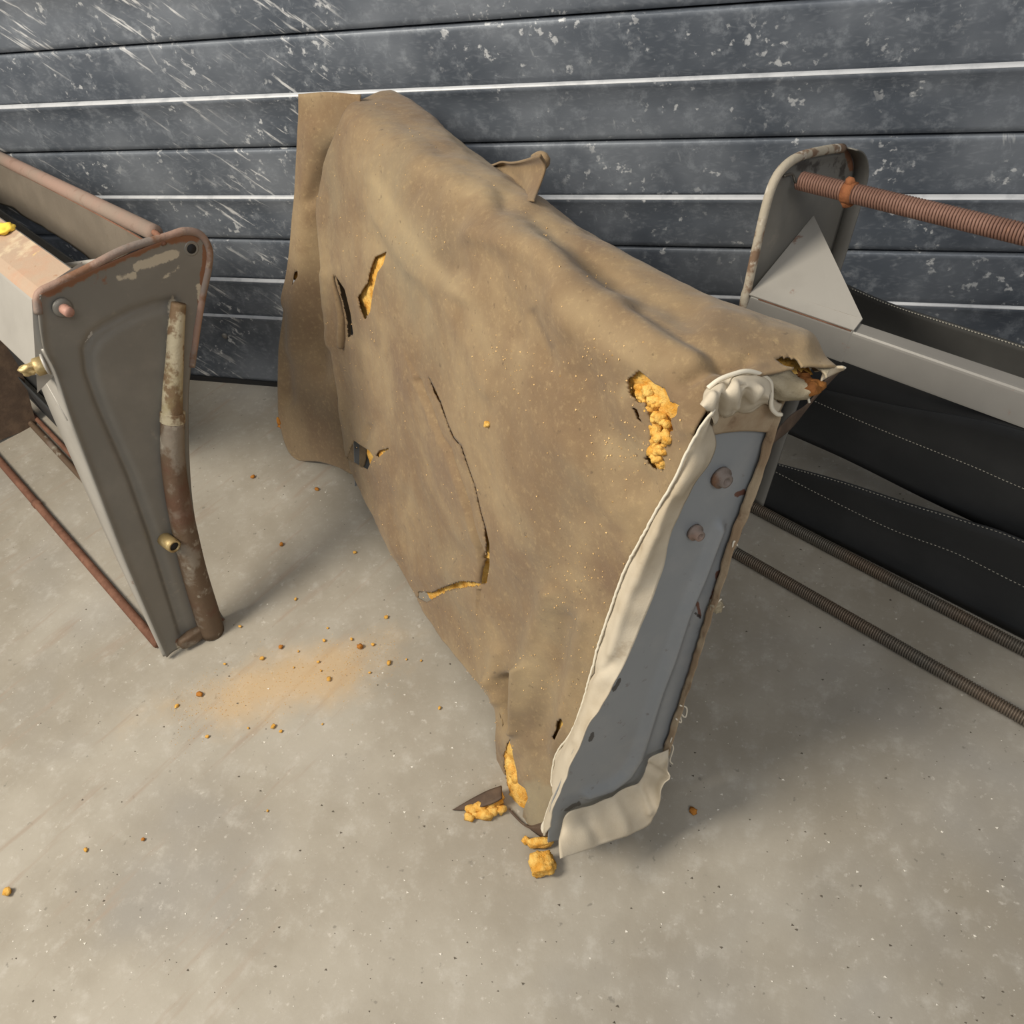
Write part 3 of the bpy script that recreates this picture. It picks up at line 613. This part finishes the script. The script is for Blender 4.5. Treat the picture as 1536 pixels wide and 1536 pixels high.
# folded rim: front flange (deep at the top), rusty top rim, back rim
fo_ = spline(LP([(66,524)]+lr[3:], .001), 100); dp = np.interp(np.linspace(0, 1, 100), [0, .12, .3, .6, 1], [.100, .105, .085, .045, .008])
sheet('front_flange', np.array([fo_+q*.002, fo_-q*.003-r*.004, fo_-r*(dp*.5)[:,None]-q*.004, fo_-r*dp[:,None]-q*.003]), MPL, LF, .002)
tube('rim', spline(LP([(58,470),(56,448),(62,437),(80,428),(125,406),(187,374),(250,355),(276,347),(300,352),(313,374),(312,402),(304,440),(296,487),(287,550)], -.002), 110), .006, MRIM, LF)
t2 = spline(LP([(62,437),(80,428),(125,406),(187,374),(250,355),(276,347),(300,352)], -.003), 60)
sheet('top_flange', np.array([t2+zz*.003, t2-r*.009+zz*.002, t2-r*.015]), MRIM, LF, .002)
# weld seam on the flange
tube('weld_seam', np.array([fo_[k]-r*(dp[k]*f_)-q*(.0035+.001*f_) for k, f_ in ((6, .97), (10, .65), (14, .33), (18, .05))]), .0012, MPL, LF, 6)
# tube down the back edge, broken half way
ty = lambda px: spline(LP(px, .008), 40)
tube('edge_tube', ty([(268,455),(264,500),(262,540),(259,585),(258,622)]), np.linspace(.011, .0165, 40), MTB, LF, 14)
tube('edge_tube', ty([(259,628),(259,680),(266,740),(278,800),(292,860),(310,920),(318,948)]), np.linspace(.0185, .0235, 40), MTR, LF, 14)
tube('tube_collar', ty([(259,618),(259,632)]), .0195, MTB, LF, 14)
obj('crushed_foot', *lump(LP([(292,955)], .004)[0]+zz*.005, (.030, .012, .014), 3, .3, 1.5, 3, .5, np.array([q, r, zz])), MTR, LF)
# box beam along the top
bx = LP([(55,452),(66,438),(118,404),(132,500),(62,574)], -.004)
B_ = np.vstack([bx]); n = len(B_); LB = 1.0
V = np.vstack([B_, B_-r*LB]); o = obj('box_beam', V, [[i, (i+1)%n, n+(i+1)%n, n+i] for i in range(n)]+[list(range(n)), list(range(n, 2*n))[::-1]], MPL, LF, smooth=False)
o.data.materials.append(MTOP); o.data.polygons[0].material_index = 1; o.data.polygons[1].material_index = 1
m = o.modifiers.new('bevel', 'BEVEL'); m.width = .006; m.segments = 3; m.limit_method = 'ANGLE'; m.angle_limit = .5
# cloth-covered rail at the top back
a = LP([(236,350)], -.006)[0]-zz*.002; rdv = unit(a-on([(0,237)], a, q)[0]); tube('top_rail', [a-rdv*.012, a-rdv*.5, a-rdv*1.02], .0125, MSL, LF, 14)
v = spline([a-r*.02, a-r*.004, a+r*.004-zz*.004, a+r*.006-zz*.014], 14); tube('rail_hook', v, .0045, MRU, LF)
top = spline(on([(-60,212),(0,243),(100,295),(180,338),(222,362)], a-q*.009, q), 80)
bot = spline(on([(-60,290),(0,306),(19,312),(34,324),(62,340),(94,359),(125,381),(134,389),(160,400)], a-q*.028, q), 80)
WG = loft([top, (top+bot)/2-q*.004, bot], [8, 8]); P = WG.reshape(-1, 3)+.002*np.column_stack([0*WG[...,0].ravel(), nz(WG.reshape(-1, 3), 25, 3), 0*WG[...,0].ravel()])
P = np.vstack([P]); web = sheet('webbing_panel', P.reshape(WG.shape), MWG, LF, .0015)
tube('webbing_seam', top-q*.002, .0014, MRU, web, 5)
def lstrap(top, bot, qq, mm):
    pp = pL+q*qq; t, b = on([top, bot], pp, q); k = np.linspace(-.03, 1.0, 20)[:,None]
    sheet('webbing_strap', loft([t-r*k, (t+b)/2-r*k+q*.005, b-r*k], [4, 4]), mm, LF, .003)
lstrap((140,414), (150,470), .215, MRG)
tube('cross_rod', [on([(92,399)], a-q*.09, q)[0], on([(122,395)], a-q*.085, q)[0], on([(152,391)], a-q*.08, q)[0]], .0038, MPL, LF)
# dark straps seen below the beam, rods on the floor
lstrap((90,560), (112,642), .10, MRB); lstrap((100,640), (128,712), .085, MRB)
a = fl(233, 962, .009); b = fl(0, 692, .009); tube('floor_rod', [a+unit(a-b)*.01, (a+b)/2, b, b+(b-a)*1.0], .0088, MRU, LF)
k = a+(b-a)*.70; tube('rod_joint', [k, k+(b-a)*.012, k+(b-a)*.02], .0102, MRU, LF)
a = fl(300, 906, .008); b = fl(36, 624, .008); tube('floor_rod', [a, (a+b)/2, b, b+(b-a)*.7], .0075, MTR, LF)
a2, b2_ = a+q*.018, b+q*.018; tube('floor_rod', [a2, (a2+b2_)/2, b2_, b2_+(b2_-a2)*.7], .006, MRU, LF)
# bolts and stubs
w = LP([(93,461)], .001)[0]
ws = obj('washer', *disc_geo(w, r, [(0, .0135), (.003, .0135), (.005, .011), (.006, .007)]), MP, LF); obj('bolt', *disc_geo(w, r-.15*zz+.1*q, [(0, .0075), (.018, .0075), (.021, .006)]), MPK, LF)
w = LP([(246,808)], -.002)[0]; d = unit(r+.12*q-.1*zz)
obj('pipe_stub', *disc_geo(w, d, [(0, .0125), (.022, .0125), (.031, .0115), (.031, .0085), (.012, .008)]), MBR, LF); obj('stub_bore_shade', *disc_geo(w+d*.0275, d, [(0, .0084), (.001, .0084)]), MDK, LF)  # black disc stands in for the shade inside the pipe
w = on([(70,546)], LP([(70,545)])[0]-q*.005-r*.018, q)[0]; d = unit(-q-.25*r+.08*zz)
obj('flange_washer', *disc_geo(w, d, [(0, .015), (.003, .015), (.004, .011)]), MPL, LF)
obj('hex_nut', *disc_geo(w+d*.003, d, [(0, .0125), (.011, .0125), (.013, .0105)], 6), MBR, LF)
obj('sheared_bolt', *lump(w+d*.022, (.012, .0075, .0075), 3, .5, 1.8, 6, .3, np.array([d, unit(np.cross(d, zz)), zz])), MBR, LF)
# far end panel of the same frame, its shade put into a darker colour
prism('far_end_panel', LP([(62,450),(290,356),(312,380),(284,600),(335,935),(249,985)])-r*1.0, -r*.004, MDR, LF, 0)

# ================================================================== right seat frame
pR = fl(1100, 830); RP = lambda px, off=0.0: on(px, pR+r*off, r)
RF = thing('stripped_seat', 'grey seat frame at right with rusty coil spring, grey beam and black webbing straps', 'seat', pR)
ol = [(1099,822),(1106,650),(1113,470),(1120,430),(1135,360),(1146,312),(1157,276),(1172,252),(1198,234),(1240,224),(1262,222)]
orr = [(1128,752),(1165,640),(1200,540),(1228,440),(1250,370),(1262,330),(1272,296),(1280,262),(1279,240),(1272,226),(1262,222)]
PG, _ = relief(loft([rail(ol, RP, 80), rail(orr, RP, 80)], [24]), [('r', [(1160,300),(1140,400),(1128,480)], 9, -.005), ('r', [(1180,345),(1185,300)], 7, -.003), ('r', [(1190,260),(1262,245)], 10, -.004)])
qp, _ = proj(PG.reshape(-1, 3)); z0 = 0*qp[:,0]
sheet('end_panel', PG, MP, RF, .002, (), {'rust': mask(qp, [([(1272,230),(1279,250)], 8, .9), ([(1190,280)], 6, .7)]), 'chip': z0, 'soot_and_shade': mask(qp, [([(1200,250),(1262,250),(1270,300)], 22, .5)])})  # shade inside the top rim painted in by the last mask
ed = spline(RP(ol, 0), 100)
def ribbon(e, w0, w1, dep): return np.array([e, e+w0, e+w0+r*dep, e+w1+r*dep, e+w1])
MCR = mat('chipped_cream_edge', (.40, .355, .28), .7, 0, [(26, .5, .6, (.17, .10, .06), .9), (50, .56, .66, (.58, .54, .46), .8)], (90, .4, .003), .3)
tube('rim', ed+r*.002, .0062, MCR, RF)
e2 = spline(RP(orr, 0), 80); sheet('back_flange', np.array([e2, e2+r*.012+q*.002, e2+r*.022+q*.001]), MP, RF, .002)
# beam, its sleeve and the gusset
P0 = RP([(1127,449)], .012)[0]
def along(px, P, d):                       # point on the line P + d*t that the sight line through px passes closest to
    v = unit(rays([px])[0]); w = P-CAM; b = d @ v; return P+d*(((w @ v)*b-(w @ d))/(1-b*b))
Bs = along((1281,498), P0, r); sec = on([(1293,482),(1281,498),(1264,546)], Bs, r); sec = np.vstack([sec, sec[0]+sec[2]-sec[1]])
ln = (Bs-P0) @ r
prism('beam_sleeve', sec-r*(ln+.008), r*(ln+.008), MBM, RF, .003)
ctr = sec.mean(0); sec2 = ctr+(sec-ctr)*.955
prism('beam', sec2-r*.02, r*.72, MBM, RF, .004)
ap = RP([(1221,324)], .004)[0]; lft = sec[1]-r*(ln+.004)
V = [ap, lft+zz*.004-q*.002, sec[1]+zz*.004-q*.002, sec[0]+zz*.004, sec[0]-r*(ln+.004)]
o = obj('gusset_plate', V, [[0, 1, 2], [0, 2, 3], [0, 3, 4]], MPL, RF, smooth=False); md = o.modifiers.new('thickness', 'SOLIDIFY'); md.thickness = .002
tube('rust_seam', [sec[1]-r*(ln-.01), sec[1]-r*.05, sec[1]-r*.004], .0011, MRU, RF, 5)
# springs
a = RP([(1200,271)], .014)[0]; bdir = unit(along((1536,363), a, r)-a)
b = a+bdir*.74; obj('coil_spring', *coil(a, b, .0108, .0019, 195), MSR, RF)
tube('spring_core', [a+bdir*.004, (a+b)/2, b-bdir*.004], .0098, MSR, RF)
tube('spring_hook', spline([a+bdir*.004-zz*.006, a-r*.006-zz*.004, a-r*.012+zz*.006, RP([(1176,264)], .003)[0]], 20), .0018, MSD, RF, 6)
k = along((1272,293), a, bdir); obj('rust_clip', *join([tube_geo([k-bdir*.006, k, k+bdir*.007], .0137, 12), lump(k-zz*.012, (.008, .006, .008), 2, .5, 2, 1), lump(k+zz*.013, (.006, .006, .007), 2, .5, 2, 5)]), MRC, RF)
for (x0, y0, x1, y1, rad) in ((1085, 818, 1536, 1078, .0095), (1112, 751, 1536, 974, .0095)):
    a = fl(x0, y0, rad+.003); b = fl(x1, y1, rad+.003); b = b+unit(b-a)*.22; L = np.linalg.norm(b-a)
    obj('coil_spring', *coil(a, b, rad, .0017, int(L/.0040)), MSD, RF); tube('spring_core', [a, (a+b)/2, b], rad-.0008, MSD, RF)
# webbing straps with their stitching
def strap(T, B, qq, mm, st):
    pp = pR+q*qq
    def ex(px):
        x = on(px, pp, q); return spline(np.vstack([x, x[-1]+r*.25]), 60)
    t, b = ex(T), ex(B); b[:,2] = np.maximum(b[:,2], .004); t[:,2] = np.maximum(t[:,2], .006)
    so = sheet('webbing_strap', loft([t, (t+b)/2+q*.004, b], [5, 5]), mm, RF, .003)
    for line in st:
        x = on(line, pp-q*.003, q); x = spline(np.vstack([x, x[-1]+r*.2]), 400); parts = []
        for i in range(0, 397, 4): parts.append(tube_geo([x[i], x[i+1]-q*.0006, x[i+2]], .00075, 4))
        obj('stitching', *join(parts), MST, so)
strap([(1255,420),(1278,432),(1340,458),(1440,490),(1536,520)], [(1240,500),(1290,520),(1400,566),(1536,616)], .185, MRG, [[(1278,433),(1340,459),(1440,491),(1536,521)]])
strap([(1170,500),(1320,560),(1536,640)], [(1180,576),(1330,610),(1430,632),(1536,652)], 0.175, MRG2, [[(1215,583),(1330,608),(1430,630),(1536,650)]])
strap([(1150,560),(1190,574),(1330,606),(1536,648)], [(1130,626),(1178,649),(1270,690),(1380,745),(1460,783),(1536,818)], .155, MRB, [[(1200,592),(1287,630),(1360,660),(1460,700),(1536,733)]])
strap([(1110,682),(1180,700),(1260,722),(1360,755),(1453,783),(1536,812)], [(1105,742),(1200,790),(1330,862),(1440,918),(1536,966)], .130, MRB, [[(1150,692),(1260,723),(1360,756),(1453,784),(1536,813)], [(1150,701),(1250,752),(1340,795),(1434,830),(1536,880)]])
prism('far_end_panel', RP([(1099,826),(1113,470),(1157,276),(1262,222),(1280,262),(1228,440),(1128,752)])+r*.74, r*.004, MP, RF, 0)

# ================================================================== loose foam, scraps and dust
def floor_lump(name, px, size, label, cat, m=MFO, seed=0, group=None, boxy=.3, sub=3, rough=.4, ang=0., fine=.06):
    b = fl(*px); ca, sa = math.cos(ang), math.sin(ang)
    V, Fc = lump((0, 0, 0), size, sub, rough, 1.7, seed, boxy, np.array([(ca, sa, 0), (-sa, ca, 0), (0, 0, 1)]), fine)
    V[:,2] -= V[:,2].min()-.0002; V = V+b
    return tag(obj(name, V, Fc, m, None, loc=b), label, cat, group)
floor_lump('foam_chunk', (815, 1302), (.017, .015, .014), 'golden yellow blocky foam chunk on the floor below the torn cushion corner', 'foam', MFO, 3, boxy=.5, rough=.3, ang=.4, sub=4, fine=.13)
floor_lump('foam_strip', (812, 1268), (.018, .007, .009), 'short bar of orange foam squeezed out under the cushion corner', 'foam', MFO, 5, boxy=.5, rough=.3, ang=.3)
floor_lump('foam_nub', (790, 1264), (.006, .005, .006), 'small round orange foam nub left of the bar of foam under the cushion', 'foam', MFO, 8)
sc = thing('foam_scrap', 'brown strip of torn cover with lumpy orange foam, lying left of the cushion corner', 'scrap', fl(730, 1212))
aa = spline([fl(678,1215,.004), fl(705,1199,.010), fl(730,1186,.016), fl(752,1178,.020)], 24); bb = spline([fl(690,1216,.003), fl(714,1212,.014), fl(738,1204,.026), fl(752,1196,.030)], 24)
sheet('cover_strip', loft([aa, bb], [6]), MDR, sc, .003)
pts = [((708,1214),.009),((704,1226),.007),((720,1212),.010),((734,1206),.011),((728,1222),.010),((744,1204),.009),((750,1214),.008),((738,1216),.009),((714,1222),.006),((748,1196),.008)]
ls = []
for i, (px, rd_) in enumerate(pts): ls.append(lump(fl(*px, rd_*.8), (rd_*1.15, rd_*.8, rd_*.9), 2, .6, 1.9, i*3, .3))
obj('foam', *join(ls), MFO, sc)
crumbs_named = [
 ((301,1043), .0060, MRD, 'dark orange foam crumb at lower left of the dust patch, largest there'), ((266,1060), .0042, MFO, 'yellow foam crumb at the far left end of the dust patch'),
 ((422,972), .0048, MRD, 'reddish-brown foam crumb on the upper edge of the dust patch'), ((541,972), .0062, MRD, 'orange-brown double foam crumb above the right end of the dust patch'),
 ((394,989), .0046, MFO, 'yellow-orange foam crumb standing upright in the dust near the panel foot'), ((494,1020), .0046, MFO, 'round yellow crumb in the thickest dust right of centre'),
 ((1040,1219), .0062, MRD, 'bright orange foam crumb alone on the floor right of the cushion'), ((380,717), .0055, MRD, 'orange crumb in the shade just right of the left seat frame'),
 ((423,818), .0052, MRD, 'brown crumb on the floor between the left seat frame and the cushion'), ((476,735), .0050, MRD, 'dark orange crumb just below the hanging end flap'),
 ((533,830), .0040, MFO, 'small orange crumb left of the cushion hem, below its end flap'), ((584,996), .0050, MFO, 'pale flat foam flake at the right tip of the dust patch'),
 ((14,1339), .0075, MFO, 'yellow foam lump at the very bottom left of the photo'), ((580,927), .0042, MFO, 'orange crumb near the cushion hem above the dust patch'),
 ((411,1091), .0046, MFO, 'pale foam crumb on the lower edge of the dust patch'), ((130,1276), .0036, MFO, 'tiny crumb on the bare floor at lower left'),
 ((216,1260), .0036, MRD, 'tiny brownish crumb on the bare floor right of the other at lower left'), ((660,1063), .0034, MFO, 'tiny yellow crumb on the floor beside the folded cushion hem')]
for i, (px, rd_, m_, lb) in enumerate(crumbs_named):
    floor_lump('foam_crumb', px, (rd_*.95, rd_*.75, rd_*.65), lb, 'foam crumb', m_, 11+i, 'foam crumbs on the floor', .2, 2, .6, i)
src = None
TINY = ["just below the seat foot at the dust's left end", 'on the upper middle of the dust patch, left of the brown one', 'high above the dust patch, third from the cushion hem', 'in the thick dust just above the round yellow crumb', 'in the thick dust, above the crumb in its middle', 'in the middle of the dust patch', 'below the dust patch, right of the pale crumb', 'below the dust patch, left of the pale crumb', 'below and right of the dust patch, on bare floor', 'above the dust patch near the orange-brown double crumb', 'right of the dust patch, nearest the cushion hem', 'at the back foot of the left frame', 'above the brown crumb near the dust', 'on the right half of the dust patch', 'far below the dust patch, alone', 'just below the right end of the dust', "right of the pale flake at the dust's tip", 'at the lower left edge of the dust patch', 'between the double crumb and the thick dust']
for i, (x, y) in enumerate([(338,997),(448,978),(492,943),(482,1007),(478,994),(441,1002),(422,1098),(373,1093),(484,1087),(487,962),(632,992),(361,941),(444,900),(560,968),(402,1217),(555,1010),(610,990),(312,1106),(528,960)]):
    if src is None:
        src = o = floor_lump('foam_crumb', (x, y), (.0026, .0022, .0021), 'tiny foam crumb '+TINY[0], 'foam crumb', MFO, 40, 'tiny foam crumbs in the dust', .2, 2, .6)
    else:
        o = src.copy(); COL.objects.link(o); o['label'] = 'tiny foam crumb '+TINY[i]; o.location = fl(x, y); o.rotation_euler.z = i*1.7; o.scale = (random.uniform(.7, 1.3),)*3
w = face([(733,634)])[0]; i = int(np.argmin(((qf[:lim]-np.array([733,634]))**2).sum(1)))
o = obj('foam_crumb', *lump(gi[i]+gn[i]*.002, (.0042, .0048, .0042), 2, .6, 1.9, 4, .2), MFO, None, loc=gi[i]); tag(o, 'single golden foam crumb stuck on the middle of the brown cover', 'foam crumb')
w = along((4,338), LP([(66,438)])[0], r); w = on([(6,346)], LP([(90,421)])[0], unit(np.cross(r, LP([(118,404)])[0]-LP([(66,438)])[0])))[0]
o = obj('foam_scrap', *lump(w+zz*.003, (.018, .014, .006), 3, .4, 1.7, 2, .3), mat('bright_yellow_foam', (.86, .60, .08), .95), None, loc=w); tag(o, 'bright yellow foam scrap on top of the left frame beam', 'foam')
V = []; Fc = []
a0, b0 = fl(265, 1072), fl(588, 985); nn = unit([-(b0-a0)[1], (b0-a0)[0], 0])
for i in range(900):
    t = random.random(); x = a0+(b0-a0)*(t*1.06-.03)+nn*random.gauss(.008, .036); x[2] = .0004
    k = random.uniform(.0004, .0009); a = len(V); rot = np.linalg.qr(rng.normal(size=(3, 3)))[0]
    V += list(x+TET @ rot*k); Fc += [[a, a+1, a+2], [a, a+3, a+1], [a, a+2, a+3], [a+1, a+3, a+2]]
tag(obj('foam_dust', V, Fc, MFO, None, smooth=False), 'fine orange foam dust spilled beside the foot of the left frame', 'dust', None, 'stuff')
for nm, m_, cnt, lb in (('dark_grit', MGR, 420, 'dark grit specks scattered over the concrete floor'), ('pale_grit', MGW, 420, 'pale grit specks scattered over the concrete floor')):
    V = []; Fc = []
    for i in range(cnt):
        x = fl(random.uniform(0, 1536), random.uniform(640, 1536)**1.0); 
        if x[1] > WY-.05: continue
        x[2] = .0004; k = random.choice([.0006, .0009, .0009, .0014, .002]); a = len(V); rot = np.linalg.qr(rng.normal(size=(3, 3)))[0]
        V += list(x+(TET @ rot*k)*(1.4, 1, .6)); Fc += [[a, a+1, a+2], [a, a+3, a+1], [a, a+2, a+3], [a+1, a+3, a+2]]
    o = obj(nm, V, Fc, m_, fo, smooth=False); o['kind'] = 'stuff'
